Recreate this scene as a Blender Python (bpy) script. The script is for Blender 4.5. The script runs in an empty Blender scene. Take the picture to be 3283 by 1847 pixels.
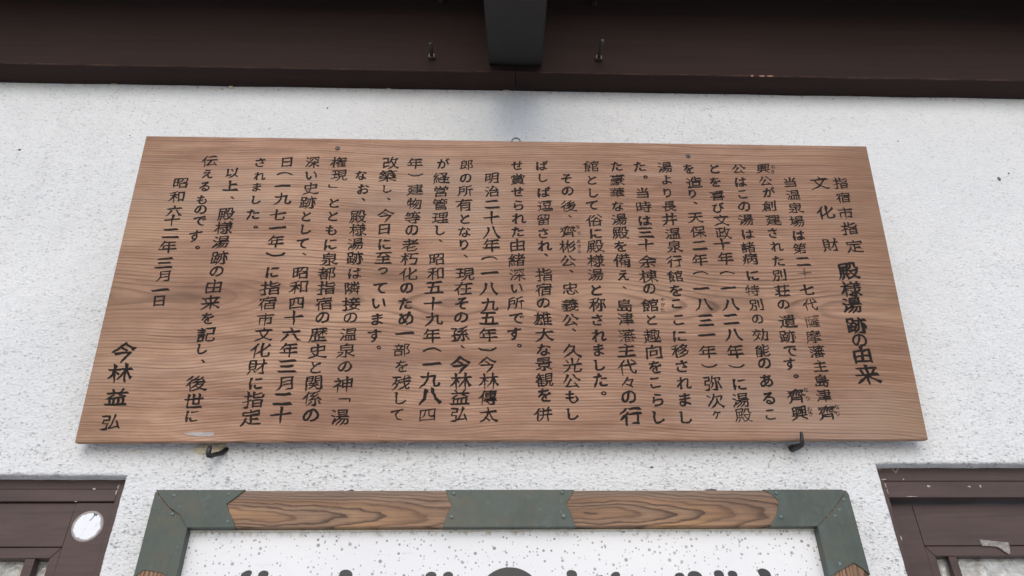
import bpy, bmesh, math, random
from mathutils import Matrix, Vector, noise

rnd = random.Random(7)
scene = bpy.context.scene
COL = scene.collection

# ---------------------------------------------------------------- camera
cam_data = bpy.data.cameras.new("camera")
cam = bpy.data.objects.new("camera", cam_data)
COL.objects.link(cam)
cam_data.sensor_fit = 'HORIZONTAL'
cam_data.sensor_width = 36.0
cam_data.lens = 36.0 * 2371.0 / 3283.0
cam_data.clip_start = 0.05
cam_data.clip_end = 500
cam.matrix_world = Matrix(((0.999465, -0.007712, -0.031781, 0),
                           (-0.030764, -0.551416, -0.833663, 0),
                           (-0.011095, 0.834195, -0.551358, 0),
                           (0, 0, 0, 1)))
scene.camera = cam

# ---------------------------------------------------------------- light
SUN_EL, SUN_AZ = math.radians(37), math.radians(184)      # the sun stands behind and a little left of the camera
world = bpy.data.worlds.new("World")
scene.world = world
world.use_nodes = True
wn = world.node_tree
bg = wn.nodes["Background"]
sky = wn.nodes.new("ShaderNodeTexSky")
sky.sky_type = 'NISHITA'
sky.sun_disc = False
sky.sun_elevation = SUN_EL
sky.sun_rotation = SUN_AZ
sky.air_density = 1.0
sky.dust_density = 2.2
sky.ozone_density = 1.2
wn.links.new(sky.outputs[0], bg.inputs[0])
bg.inputs[1].default_value = 0.15
sun_d = bpy.data.lights.new("sun", 'SUN')
sun_d.energy = 0.5
sun_d.angle = math.radians(165)
sun_d.color = (1.0, 0.985, 0.965)
sun = bpy.data.objects.new("sun", sun_d)
COL.objects.link(sun)
sdir = Vector((math.sin(SUN_AZ) * math.cos(SUN_EL), math.cos(SUN_AZ) * math.cos(SUN_EL), math.sin(SUN_EL)))
sun.rotation_euler = sdir.to_track_quat('Z', 'Y').to_euler()
scene.view_settings.view_transform = 'Standard'
scene.view_settings.look = 'None'
scene.view_settings.exposure = 0.26
scene.view_settings.gamma = 1.0

# ---------------------------------------------------------------- node helpers
class NT:
    def __init__(self, name):
        self.m = bpy.data.materials.new(name)
        self.m.use_nodes = True
        self.t = self.m.node_tree
        self.b = self.t.nodes["Principled BSDF"]
        self.out = self.t.nodes["Material Output"]
        self._co = None
    def n(self, kind, **kw):
        nd = self.t.nodes.new(kind)
        for k, v in kw.items():
            setattr(nd, k, v)
        return nd
    def put(self, sock, v):
        if isinstance(v, bpy.types.NodeSocket):
            self.t.links.new(v, sock)
        elif v is not None:
            if hasattr(sock.default_value, '__len__') and not hasattr(v, '__len__'):
                v = (v,) * len(sock.default_value)
            if hasattr(v, '__len__') and len(sock.default_value) == 4 and len(v) == 3:
                v = (*v, 1)
            sock.default_value = v
    def math(self, op, a, b=None, c=None, clamp=False):
        nd = self.n("ShaderNodeMath", operation=op, use_clamp=clamp)
        self.put(nd.inputs[0], a); self.put(nd.inputs[1], b)
        if c is not None: self.put(nd.inputs[2], c)
        return nd.outputs[0]
    def co(self):
        if not self._co:
            self._co = self.n("ShaderNodeTexCoord").outputs["Object"]
        return self._co
    def map(self, scale=(1, 1, 1), loc=(0, 0, 0), vec=None):
        nd = self.n("ShaderNodeMapping")
        self.put(nd.inputs[0], vec or self.co())
        nd.inputs["Scale"].default_value = scale
        nd.inputs["Location"].default_value = loc
        return nd.outputs[0]
    def noise(self, scale=1, vec=None, detail=3, rough=0.5, dist=0.0):
        nd = self.n("ShaderNodeTexNoise")
        self.put(nd.inputs["Vector"], vec or self.co())
        nd.inputs["Scale"].default_value = scale
        nd.inputs["Detail"].default_value = detail
        nd.inputs["Roughness"].default_value = rough
        nd.inputs["Distortion"].default_value = dist
        return nd.outputs[0]
    def ramp(self, fac, stops, interp='LINEAR'):
        nd = self.n("ShaderNodeValToRGB")
        cr = nd.color_ramp
        cr.interpolation = interp
        while len(cr.elements) < len(stops):
            cr.elements.new(0.5)
        for e, (p, c) in zip(cr.elements, stops):
            e.position = p
            e.color = (c, c, c, 1) if not hasattr(c, '__len__') else (*c, 1)
        self.put(nd.inputs[0], fac)
        return nd.outputs[0]
    def mix(self, fac, a, b, mode='MIX'):
        nd = self.n("ShaderNodeMix", data_type='RGBA', blend_type=mode)
        self.put(nd.inputs[0], fac); self.put(nd.inputs[6], a); self.put(nd.inputs[7], b)
        return nd.outputs[2]
    def sep(self, vec=None):
        nd = self.n("ShaderNodeSeparateXYZ")
        self.put(nd.inputs[0], vec or self.co())
        return nd.outputs
    def comb(self, x, y, z):
        nd = self.n("ShaderNodeCombineXYZ")
        for i, v in enumerate((x, y, z)): self.put(nd.inputs[i], v)
        return nd.outputs[0]
    def bump(self, h, strength=0.5, dist=0.001, normal=None):
        nd = self.n("ShaderNodeBump")
        nd.inputs["Strength"].default_value = strength
        nd.inputs["Distance"].default_value = dist
        self.put(nd.inputs["Height"], h)
        if normal: self.put(nd.inputs["Normal"], normal)
        return nd.outputs[0]
    def done(self, color=None, rough=0.7, metal=0.0, normal=None, spec=0.5, coat=0.0):
        self.put(self.b.inputs["Base Color"], color)
        self.put(self.b.inputs["Roughness"], rough)
        self.put(self.b.inputs["Metallic"], metal)
        self.b.inputs["Specular IOR Level"].default_value = spec
        self.b.inputs["Coat Weight"].default_value = coat
        if normal: self.put(self.b.inputs["Normal"], normal)
        return self.m

def dots(N, scale, vec, rmax, keep, soft=0.12):
    """irregular round specks: 1 inside a speck"""
    v = N.n("ShaderNodeTexVoronoi", feature='F1')
    N.put(v.inputs["Vector"], vec)
    v.inputs["Scale"].default_value = scale
    r = N.sep(v.outputs["Color"])
    rad = N.math('MULTIPLY', N.math('SUBTRACT', r[0], 1 - keep), rmax / keep)
    d = N.math('SUBTRACT', rad, v.outputs["Distance"])
    return N.math('MULTIPLY', d, 1 / soft, clamp=True), r[1]

# ---------------------------------------------------------------- materials
def mat_plaster():
    N = NT("white_plaster")
    warp = N.noise(60, detail=2)
    wv = N.n("ShaderNodeVectorMath", operation='ADD')
    N.put(wv.inputs[0], N.co())
    s_ = N.n("ShaderNodeVectorMath", operation='SCALE'); N.put(s_.inputs[0], N.n("ShaderNodeTexNoise").outputs[1]); s_.inputs["Scale"].default_value = 0.0
    N.put(wv.inputs[1], N.comb(N.math('MULTIPLY', warp, 0.012), 0.0, N.math('MULTIPLY', warp, -0.008)))
    v = wv.outputs[0]
    d1, c1 = dots(N, 125, N.map((0.8, 0.4, 1.25), vec=v), 0.46, 0.72, 0.2)
    d2, c2 = dots(N, 240, N.map((0.8, 0.4, 1.35), (3, 1, 2), vec=v), 0.52, 0.55, 0.2)
    d3, c3 = dots(N, 26, N.map((1.0, 0.4, 1.3), (5, 1, 7), vec=v), 0.20, 0.18, 0.06)
    zone = N.noise(1.3, detail=2)
    z = N.sep()[2]
    low = N.math('ADD', N.math('MULTIPLY', N.math('SUBTRACT', 1.9, z), 0.42), N.math('MULTIPLY', N.math('SUBTRACT', zone, 0.5), 1.6), clamp=True)
    pits = N.math('MULTIPLY', N.math('ADD', N.math('MULTIPLY', d1, N.math('ADD', 0.35, N.math('MULTIPLY', c1, 0.65))), N.math('MULTIPLY', d2, 0.55), clamp=True),
                  N.math('ADD', 0.34, N.math('MULTIPLY', low, 0.66)))
    pits = N.math('ADD', pits, N.math('MULTIPLY', d3, 0.35), clamp=True)
    base = N.ramp(N.noise(2.2, detail=5, rough=0.6), [(0.3, (0.73, 0.755, 0.77)), (0.7, (0.805, 0.825, 0.835))])
    fine = N.noise(260, N.map((0.7, 0.4, 1.3)), detail=2)
    base = N.mix(N.math('MULTIPLY', N.math('SUBTRACT', fine, 0.48), 0.8, clamp=True), base, (0.58, 0.59, 0.60))
    col = N.mix(N.math('MULTIPLY', pits, 0.82), base, (0.30, 0.30, 0.295))
    # brown specks washed off the board's lower edge and the beam
    bnd = N.math('ADD', N.math('SUBTRACT', 1.0, N.math('MULTIPLY', N.math('ABSOLUTE', N.math('SUBTRACT', z, 0.572)), 32), clamp=True),
                 N.math('SUBTRACT', 1.0, N.math('MULTIPLY', N.math('ABSOLUTE', N.math('SUBTRACT', z, 1.70)), 60), clamp=True), clamp=True)
    sp = N.ramp(N.noise(75, N.map((1, 0.3, 0.7), (2, 2, 2)), detail=4, rough=0.75), [(0.56, 0.0), (0.68, 0.8)])
    col = N.mix(N.math('MULTIPLY', bnd, sp), col, (0.30, 0.22, 0.14))
    drip = N.ramp(N.noise(9, N.map((1.6, 0.3, 0.12), (6, 0, 0)), detail=4), [(0.56, 0.0), (0.72, 0.09)])
    col = N.mix(drip, col, (0.50, 0.49, 0.46))
    h = N.math('SUBTRACT', N.math('ADD', N.noise(150, N.map((0.8, 0.4, 1.25)), detail=3), N.math('MULTIPLY', N.noise(45, detail=2), 0.9)), N.math('MULTIPLY', pits, 0.6))
    h = N.math('ADD', h, N.math('ADD', N.math('MULTIPLY', N.noise(9, detail=2), 2.0), N.math('MULTIPLY', N.noise(3.0, detail=2), 4.0)))
    return N.done(col, 0.9, normal=N.bump(h, 0.9, 0.005), spec=0.25)

def mat_board():
    N = NT("weathered_cedar_board")
    x, y, z = N.sep()
    xs = N.math('ADD', x, 5.0)
    def n1(scale, off=0.0, sx=1.0, sz=1.0, detail=2):
        return N.math('SUBTRACT', N.noise(scale, N.map((sx, 1, sz), (off, 0, 0)), detail=detail), 0.5)
    # distance to the pith line: nested cathedral figure in the middle band, straight lines above and below
    c = N.math('ADD', N.math('ADD', 0.315, N.math('MULTIPLY', n1(1.1, 3.1, 1, 0.05), 0.12)), N.math('MULTIPLY', x, -0.02))
    dd = N.math('ADD', 0.062, N.math('MULTIPLY', n1(1.3, 23.7, 1, 0.1), 0.15))
    dz = N.math('SUBTRACT', z, c)
    dz = N.math('ADD', dz, N.math('MULTIPLY', n1(3.2, 1.0, 0.6, 2.2, 3), 0.020))
    r = N.math('SQRT', N.math('ADD', N.math('MULTIPLY', dz, dz), N.math('MULTIPLY', dd, dd)))
    rr = N.math('ADD', r, N.math('ADD', N.math('MULTIPLY', n1(7, 2, 0.12, 3.0, 4), 0.008), N.math('MULTIPLY', n1(36, 4, 0.18, 1.5, 2), 0.0011)))
    t = N.math('MULTIPLY', rr, 150.0)
    f = N.math('FRACT', t)
    idn = N.n("ShaderNodeTexWhiteNoise", noise_dimensions='1D'); N.put(idn.inputs["W"], N.math('FLOOR', t))
    ring = N.ramp(f, [(0.0, 0.12), (0.30, 0.0), (0.62, 0.25), (0.84, 1.0), (0.93, 0.9), (1.0, 0.12)])
    strength = N.math('MULTIPLY', N.math('ADD', 0.30, N.math('MULTIPLY', idn.outputs[0], 0.70)),
                      N.ramp(N.noise(3.0, N.map((0.7, 1, 2.5)), detail=3), [(0.3, 0.35), (0.62, 1.0)]))
    ringm = N.math('MULTIPLY', ring, strength)
    fib = N.noise(34, N.map((0.07, 1, 5.5)), detail=5, rough=0.75)
    fib2 = N.noise(120, N.map((0.035, 1, 2.6)), detail=3, rough=0.7)
    blot = N.noise(3.4, N.map((0.55, 1, 2.2)), detail=6, rough=0.68)
    base = N.ramp(blot, [(0.32, (0.25, 0.145, 0.098)), (0.45, (0.42, 0.26, 0.175)), (0.56, (0.57, 0.38, 0.265)), (0.70, (0.62, 0.44, 0.295))])
    # paler left side, browner right end
    lx = N.math('ADD', 0.5, N.math('MULTIPLY', x, 0.62), clamp=True)
    base = N.mix(N.math('MULTIPLY', lx, 0.60), base, (0.265, 0.150, 0.100))
    base = N.mix(N.ramp(fib, [(0.36, 0.45), (0.52, 0.0)]), base, (0.165, 0.088, 0.058))
    base = N.mix(N.ramp(fib2, [(0.52, 0.0), (0.70, 0.65)]), base, (0.66, 0.47, 0.37))
    base = N.mix(N.math('MULTIPLY', ringm, 0.92), base, (0.085, 0.048, 0.036))
    stn = N.ramp(N.noise(2.2, N.map((1.0, 1, 1.2), (11, 0, 4)), detail=4, rough=0.6), [(0.50, 0.0), (0.66, 0.45)])
    base = N.mix(stn, base, (0.24, 0.135, 0.098))
    grey = N.ramp(N.noise(1.9, N.map((0.7, 1, 2.0), (15, 0, 9)), detail=5, rough=0.65), [(0.52, 0.0), (0.68, 0.40)])
    base = N.mix(grey, base, (0.40, 0.33, 0.27))
    # olive dirt towards the left and right ends and the mid-height smudges
    band = N.math('SUBTRACT', 1.0, N.math('MULTIPLY', N.math('ABSOLUTE', N.math('SUBTRACT', z, 0.34)), 6.5), clamp=True)
    sm = N.math('MULTIPLY', band, N.ramp(N.noise(4.2, N.map((1.0, 1, 2.6), (2.3, 0, 0)), detail=4, rough=0.6), [(0.50, 0.0), (0.66, 1.0)]))
    base = N.mix(N.math('MULTIPLY', sm, 0.48), base, (0.125, 0.078, 0.050))
    pale = N.math('MULTIPLY', band, N.ramp(N.noise(3.1, N.map((1.0, 1, 3.0), (7.7, 0, 0)), detail=3), [(0.48, 0.0), (0.66, 1.0)]))
    base = N.mix(N.math('MULTIPLY', pale, 0.35), base, (0.60, 0.42, 0.28))
    ends = N.math('MULTIPLY', N.math('SUBTRACT', N.math('ABSOLUTE', x), 0.72), 5.0, clamp=True)
    base = N.mix(N.math('MULTIPLY', ends, N.math('MULTIPLY', blot, 0.62)), base, (0.24, 0.165, 0.090))
    base = N.mix(1.0, base, (0.95, 0.885, 0.855), 'MULTIPLY')
    h = N.math('ADD', N.math('MULTIPLY', ringm, 1.0), N.math('MULTIPLY', fib, 0.7))
    return N.done(base, 0.72, normal=N.bump(h, 0.35, 0.0012), spec=0.3)

def mat_ink():
    N = NT("faded_black_ink")
    at = N.n("ShaderNodeAttribute", attribute_name="fade")
    nz = N.noise(30, N.map((0.45, 1, 4.0)), detail=4, rough=0.75)
    nz2 = N.noise(14, detail=3)
    f = at.outputs["Fac"]
    thr = N.math('SUBTRACT', 0.72, N.math('MULTIPLY', f, 0.42))
    a = N.math('MULTIPLY', N.math('SUBTRACT', N.math('ADD', N.math('MULTIPLY', nz, 0.7), N.math('MULTIPLY', nz2, 0.3)), thr), 5.0, clamp=True)
    a = N.math('ADD', a, N.math('MULTIPLY', f, 0.50), clamp=True)
    a = N.math('MINIMUM', N.math('ADD', a, 0.02), 0.93)
    N.done((0.018, 0.014, 0.013), 0.75, spec=0.2)
    tr = N.n("ShaderNodeBsdfTransparent")
    mx = N.n("ShaderNodeMixShader")
    N.put(mx.inputs[0], a)
    N.t.links.new(N.b.outputs[0], mx.inputs[1]); N.t.links.new(tr.outputs[0], mx.inputs[2])
    N.t.links.new(mx.outputs[0], N.out.inputs[0])
    return N.m

def mat_frame_wood(name, cx, cz, wx, tone=1.0, axis='x'):
    N = NT(name)
    sx, sy, sz = N.sep()
    x, z = (sx, sz) if axis == 'x' else (sz, sx)
    co = N.comb(x, sy, z)
    wob = N.math('SUBTRACT', N.noise(7, N.map((0.9, 1, 3.0), vec=co), detail=4), 0.5)
    dz = N.math('SUBTRACT', z, N.math('ADD', cz, N.math('MULTIPLY', wob, 0.030)))
    dx = N.math('MULTIPLY', N.math('SUBTRACT', x, cx), wx)
    r = N.math('SQRT', N.math('ADD', N.math('ADD', N.math('MULTIPLY', dz, dz), N.math('MULTIPLY', dx, dx)), 0.00004))
    r = N.math('ADD', r, N.math('MULTIPLY', N.math('SUBTRACT', N.noise(55, N.map((0.30, 1, 1.0), vec=co), detail=4), 0.5), 0.0075))
    t = N.math('MULTIPLY', r, 150.0)
    f = N.math('FRACT', t)
    ring = N.ramp(f, [(0.0, 0.25), (0.25, 0.0), (0.60, 0.25), (0.85, 0.95), (0.94, 1.0), (1.0, 0.25)])
    idn = N.n("ShaderNodeTexWhiteNoise", noise_dimensions='1D'); N.put(idn.inputs["W"], N.math('FLOOR', t))
    blot = N.noise(9, N.map((0.5, 1, 2.0), vec=co), detail=4)
    base = N.ramp(blot, [(0.3, (0.20, 0.100, 0.048)), (0.5, (0.30, 0.165, 0.085)), (0.72, (0.42, 0.235, 0.105))])
    base = N.mix(N.math('MULTIPLY', idn.outputs[0], 0.45), base, (0.25, 0.175, 0.125))
    fib = N.noise(90, N.map((0.06, 1, 3.0), vec=co), detail=3)
    base = N.mix(N.ramp(fib, [(0.40, 0.45), (0.55, 0.0)]), base, (0.12, 0.070, 0.042))
    base = N.mix(N.math('MULTIPLY', ring, N.math('ADD', 0.55, N.math('MULTIPLY', idn.outputs[0], 0.42))), base, (0.045, 0.018, 0.010))
    if axis == 'x':   # greyed weathering along the upper arris
        g = N.math('MULTIPLY', N.math('SUBTRACT', z, 0.758), 45, clamp=True)
        base = N.mix(N.math('MULTIPLY', g, 0.5), base, (0.17, 0.14, 0.115))
    return N.done(base, 0.5, normal=N.bump(ring, 0.4, -0.0008), spec=0.4)

def mat_dark_wood(name, a, b, rough=0.6, sc=1.0, edge=False):
    N = NT(name)
    g = N.noise(24, N.map((0.06 * sc, 1, 2.4)), detail=5, rough=0.65)
    bl = N.noise(2.4, detail=3)
    col = N.mix(N.math('ADD', N.math('MULTIPLY', g, 0.6), N.math('MULTIPLY', bl, 0.5), clamp=True), a, b)
    # pale scuffs along the grain
    sc_ = N.ramp(N.noise(40, N.map((0.09, 1, 1.6), (4, 0, 1)), detail=4, rough=0.7), [(0.67, 0.0), (0.74, 0.8)])
    zone = N.ramp(N.noise(5, N.map((1, 1, 1), (8, 0, 0)), detail=2), [(0.5, 0.0), (0.62, 1.0)])
    col = N.mix(N.math('MULTIPLY', sc_, N.math('MULTIPLY', zone, 0.55)), col, (0.07, 0.045, 0.038))
    if edge:   # stain rubbed through along the lower arris
        z = N.sep()[2]
        w = N.math('SUBTRACT', 1.0, N.math('MULTIPLY', N.math('ABSOLUTE', N.math('SUBTRACT', z, 0.003)), 600), clamp=True)
        nn = N.ramp(N.noise(13, N.map((1, 0.2, 0.2), (3, 0, 0)), detail=5, rough=0.7), [(0.42, 0.0), (0.60, 0.75)])
        col = N.mix(N.math('MULTIPLY', w, nn), col, (0.16, 0.09, 0.065))
    return N.done(col, N.ramp(bl, [(0.3, rough - 0.08), (0.7, rough + 0.12)]), normal=N.bump(g, 0.5, 0.003), spec=0.10)

def mat_window_paint():
    N = NT("brown_window_paint")
    bl = N.noise(9, N.map((0.5, 1, 1.6)), detail=5, rough=0.6)
    st = N.noise(60, N.map((0.12, 1, 2.2)), detail=3)
    col = N.ramp(bl, [(0.3, (0.062, 0.037, 0.033)), (0.55, (0.084, 0.054, 0.049)), (0.75, (0.104, 0.073, 0.068))])
    col = N.mix(N.ramp(st, [(0.35, 0.35), (0.52, 0.0)]), col, (0.045, 0.030, 0.029))
    d, c = dots(N, 24, N.map((1, 0.3, 1.5)), 0.11, 0.13, 0.05)
    col = N.mix(N.math('MULTIPLY', d, 0.55), col, (0.40, 0.33, 0.30))
    return N.done(col, N.ramp(bl, [(0.3, 0.34), (0.7, 0.52)]), normal=N.bump(N.math('ADD', N.math('MULTIPLY', bl, 1.2), N.math('MULTIPLY', st, 0.4)), 0.3, 0.0015), spec=0.32)

def mat_copper():
    N = NT("verdigris_copper_sheet")
    a = N.noise(9, detail=6, rough=0.7)
    b = N.noise(40, detail=4, rough=0.7)
    s = N.noise(26, N.map((3.0, 1, 0.25)), detail=3)
    col = N.ramp(a, [(0.3, (0.044, 0.056, 0.046)), (0.5, (0.066, 0.085, 0.075)), (0.7, (0.094, 0.120, 0.112))])
    col = N.mix(N.ramp(b, [(0.56, 0.0), (0.76, 0.6)]), col, (0.11, 0.15, 0.135))
    col = N.mix(N.ramp(s, [(0.28, 0.5), (0.44, 0.0)]), col, (0.045, 0.060, 0.048))
    d, c = dots(N, 75, N.map((1, .3, 1)), 0.22, 0.2, 0.1)
    col = N.mix(N.math('MULTIPLY', d, 0.4), col, (0.20, 0.27, 0.24))
    g2 = N.ramp(N.noise(13, N.map((1, 1, 1), (5, 0, 2)), detail=5, rough=0.7), [(0.48, 0.0), (0.62, 0.65)])
    col = N.mix(g2, col, (0.090, 0.090, 0.066))
    return N.done(col, N.ramp(a, [(0.3, 0.42), (0.7, 0.60)]), metal=0.25, normal=N.bump(N.math('ADD', a, N.math('MULTIPLY', b, 0.25)), 0.22, 0.004), spec=0.5)

def mat_panel():
    N = NT("speckled_white_panel")
    v = N.co()
    d1, c1 = dots(N, 82, N.map((1, 0.2, 1.0), vec=v), 0.33, 0.80, 0.08)
    d2, c2 = dots(N, 150, N.map((1, 0.2, 1), (2, 0, 3), vec=v), 0.38, 0.70, 0.10)
    clus = N.ramp(N.noise(5, detail=3), [(0.35, 0.6), (0.58, 1.0)])
    z = N.sep()[2]
    base = N.ramp(N.noise(4, detail=4), [(0.3, (0.75, 0.77, 0.80)), (0.7, (0.81, 0.825, 0.84))])
    scr = N.ramp(N.noise(60, N.map((0.3, 1, 2.4), (1, 1, 1)), detail=3), [(0.62, 0.0), (0.76, 0.25)])
    base = N.mix(scr, base, (0.55, 0.54, 0.52))
    # rusty, mossy grime trapped under the top rail
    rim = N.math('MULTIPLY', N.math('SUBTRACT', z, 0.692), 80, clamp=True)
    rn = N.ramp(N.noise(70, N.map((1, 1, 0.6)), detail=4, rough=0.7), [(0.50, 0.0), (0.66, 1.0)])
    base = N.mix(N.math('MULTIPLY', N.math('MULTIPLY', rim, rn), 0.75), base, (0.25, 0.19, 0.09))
    spk = N.mix(c1, (0.19, 0.19, 0.185), (0.32, 0.30, 0.26))
    col = N.mix(N.math('MULTIPLY', N.math('MULTIPLY', d1, clus), 0.95), base, spk)
    col = N.mix(N.math('MULTIPLY', N.math('MULTIPLY', d2, clus), 0.9), col, (0.17, 0.18, 0.18))
    return N.done(col, 0.45, normal=N.bump(N.noise(30, detail=3), 0.15, 0.001), spec=0.4)

def mat_simple(name, col, rough=0.6, metal=0.0, sc=40, var=0.35, bump=0.3, dist=0.001):
    N = NT(name)
    n = N.noise(sc, detail=4, rough=0.65)
    lo = tuple(c * (1 - var) for c in col); hi = tuple(min(1, c * (1 + var)) for c in col)
    return N.done(N.ramp(n, [(0.3, lo), (0.7, hi)]), rough, metal=metal, normal=N.bump(n, bump, dist))

def mat_glass():
    N = NT("patterned_window_glass")
    w = N.noise(16, N.map((1, 1, 1)), detail=2, dist=1.5)
    v = N.n("ShaderNodeTexVoronoi", feature='SMOOTH_F1'); v.inputs["Scale"].default_value = 55
    N.put(v.inputs["Vector"], N.map((1, 0.3, 0.8)))
    h = N.math('ADD', N.math('MULTIPLY', w, 1.5), v.outputs["Distance"])
    c = N.ramp(N.noise(22, N.map((1, 1, 1), (2, 0, 0)), detail=5, rough=0.7, dist=1.0), [(0.30, (0.26, 0.24, 0.20)), (0.5, (0.46, 0.46, 0.43)), (0.68, (0.62, 0.64, 0.66))])  # reflected sky and light interior painted into the opaque mottled colour
    return N.done(c, 0.12, normal=N.bump(h, 0.9, 0.010), spec=0.8, coat=0.6)

def mat_sticker():
    N = NT("reflective_white_disc")
    x, y, z = N.sep()
    rad = N.math('SQRT', N.math('ADD', N.math('MULTIPLY', x, x), N.math('MULTIPLY', z, z)))
    edge = N.math('ADD', rad, N.math('MULTIPLY', N.math('SUBTRACT', N.noise(75, detail=3), 0.5), 0.010))
    m = N.ramp(N.math('MULTIPLY', edge, 30.0), [(0.76, 0.0), (0.81, 1.0)])
    col = N.mix(m, (0.80, 0.83, 0.90), (0.27, 0.235, 0.22))
    line = N.math('MULTIPLY', N.math('SUBTRACT', 0.0006, N.math('ABSOLUTE', N.math('SUBTRACT', z, -0.006))), 2000, clamp=True)  # bluish line painted on the disc as a reflection
    col = N.mix(N.math('MULTIPLY', line, 0.5), col, (0.6, 0.66, 0.75))
    col = N.mix(N.ramp(N.noise(90, detail=4), [(0.55, 0.0), (0.7, 0.35)]), col, (0.45, 0.44, 0.45))
    return N.done(col, 0.25, spec=0.6, coat=0.4)

M = {
    'plaster': mat_plaster(), 'board': mat_board(), 'ink': mat_ink(),
    'beam': mat_dark_wood("dark_stained_beam", (0.016, 0.0105, 0.0095), (0.050, 0.032, 0.0285), 0.80, edge=True),
    'rafter': mat_dark_wood("black_painted_rafter", (0.021, 0.0195, 0.0195), (0.038, 0.036, 0.0365), 0.6),
    'winpaint': mat_window_paint(), 'copper': mat_copper(), 'panel': mat_panel(),
    'wood_l': mat_frame_wood("figured_cedar_rail", -0.54, 0.729, 0.085),
    'wood_r': mat_frame_wood("looped_cedar_rail", 0.16, 0.732, 0.11),
    'wood_v': mat_frame_wood("cedar_stile", 0.0, 0.690, 0.03, axis='z'),
    'iron': mat_simple("black_iron", (0.045, 0.043, 0.045), 0.42, 0.6, 120, 0.6, 0.6),
    'ring': mat_simple("grey_zinc", (0.16, 0.18, 0.18), 0.4, 0.7, 150, 0.4),
    'screw': mat_simple("tarnished_screw", (0.085, 0.085, 0.08), 0.45, 0.6, 200, 0.5),
    'bolt': mat_simple("painted_bolt", (0.075, 0.068, 0.062), 0.45, 0.4, 200, 0.6),
    'rivet': mat_simple("patina_rivet", (0.13, 0.175, 0.165), 0.5, 0.3, 200, 0.35),
    'mortar': mat_simple("broken_render", (0.62, 0.56, 0.42), 0.9, 0, 120, 0.3, 0.9, 0.003),
    'dirt': mat_simple("dark_stain", (0.13, 0.12, 0.12), 0.9, 0, 300, 0.5),
    'scuff': mat_simple("bare_wood_scuff", (0.42, 0.22, 0.15), 0.8, 0, 300, 0.3),
    'bare': mat_simple("bare_timber_patch", (0.27, 0.19, 0.145), 0.85, 0, 90, 0.45, 0.6),
    'lint': mat_simple("pale_fleck", (0.42, 0.38, 0.35), 0.8, 0, 200, 0.3),
    'tape': mat_simple("grey_tape", (0.40, 0.37, 0.36), 0.35, 0, 90, 0.25, 0.6),
    'cleartape': mat_simple("cloudy_tape", (0.24, 0.22, 0.21), 0.25, 0, 130, 0.5, 0.9, 0.002),
    'brush': mat_simple("glossy_black_paint", (0.016, 0.016, 0.022), 0.35, 0, 60, 0.2, 0.1),
    'cream': mat_simple("cream_bead", (0.62, 0.60, 0.52), 0.6, 0, 90, 0.25),
    'glass': mat_glass(), 'sticker': mat_sticker(),
    'ground': mat_simple("pale_concrete", (0.55, 0.54, 0.515), 0.9, 0, 6, 0.12, 0.4, 0.004),
}

# ---------------------------------------------------------------- object helpers
def link(name, me, mat=None, parent=None, label=None, cat=None, group=None, kind=None):
    ob = bpy.data.objects.new(name, me)
    COL.objects.link(ob)
    if mat is not None and me is not None:
        me.materials.append(M[mat] if isinstance(mat, str) else mat)
    if parent: ob.parent = parent
    if label: ob['label'] = label
    if cat: ob['category'] = cat
    if group: ob['group'] = group
    if kind: ob['kind'] = kind
    return ob

def empty(name, loc, label, cat, group=None):
    ob = link(name, None, None, None, label, cat, group)
    ob.location = loc
    ob.empty_display_size = 0.05
    return ob

def bm_obj(name, bm, mat, parent=None, smooth=False, world=True, **kw):
    """mesh coordinates are world coordinates; re-based on the parent's location"""
    if parent is not None and world:
        bmesh.ops.translate(bm, verts=bm.verts, vec=-parent.location)
    me = bpy.data.meshes.new(name)
    bmesh.ops.recalc_face_normals(bm, faces=bm.faces)
    bm.to_mesh(me); bm.free()
    if smooth:
        for p in me.polygons: p.use_smooth = True
    return link(name, me, mat, parent, **kw)

def add_box(bm, x0, x1, y0, y1, z0, z1, bevel=0.0, seg=2):
    r = bmesh.ops.create_cube(bm, size=1)
    vs = r['verts']
    bmesh.ops.scale(bm, vec=(x1 - x0, y1 - y0, z1 - z0), verts=vs)
    bmesh.ops.translate(bm, vec=((x0 + x1) / 2, (y0 + y1) / 2, (z0 + z1) / 2), verts=vs)
    if bevel:
        es = list({e for v in vs for e in v.link_edges})
        bmesh.ops.bevel(bm, geom=es, offset=bevel, segments=seg, affect='EDGES', profile=0.5)

def box(name, x0, x1, y0, y1, z0, z1, mat, parent=None, bevel=0.0015, **kw):
    bm = bmesh.new(); add_box(bm, x0, x1, y0, y1, z0, z1, bevel)
    return bm_obj(name, bm, mat, parent, **kw)

def prism(name, pts, y0, y1, mat, parent=None, bevel=0.0, **kw):
    """polygon in the x-z plane given depth from y0 (front) to y1 (back)"""
    bm = bmesh.new()
    vs = [bm.verts.new((x, y0, z)) for x, z in pts]
    f = bm.faces.new(vs)
    r = bmesh.ops.extrude_face_region(bm, geom=[f])
    bmesh.ops.translate(bm, vec=(0, y1 - y0, 0), verts=[v for v in r['geom'] if isinstance(v, bmesh.types.BMVert)])
    if bevel:
        es = [e for e in bm.edges if all(abs(v.co.y - y0) < 1e-6 for v in e.verts)]
        bmesh.ops.bevel(bm, geom=es, offset=bevel, segments=2, affect='EDGES', profile=0.6)
    return bm_obj(name, bm, mat, parent, **kw)

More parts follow.
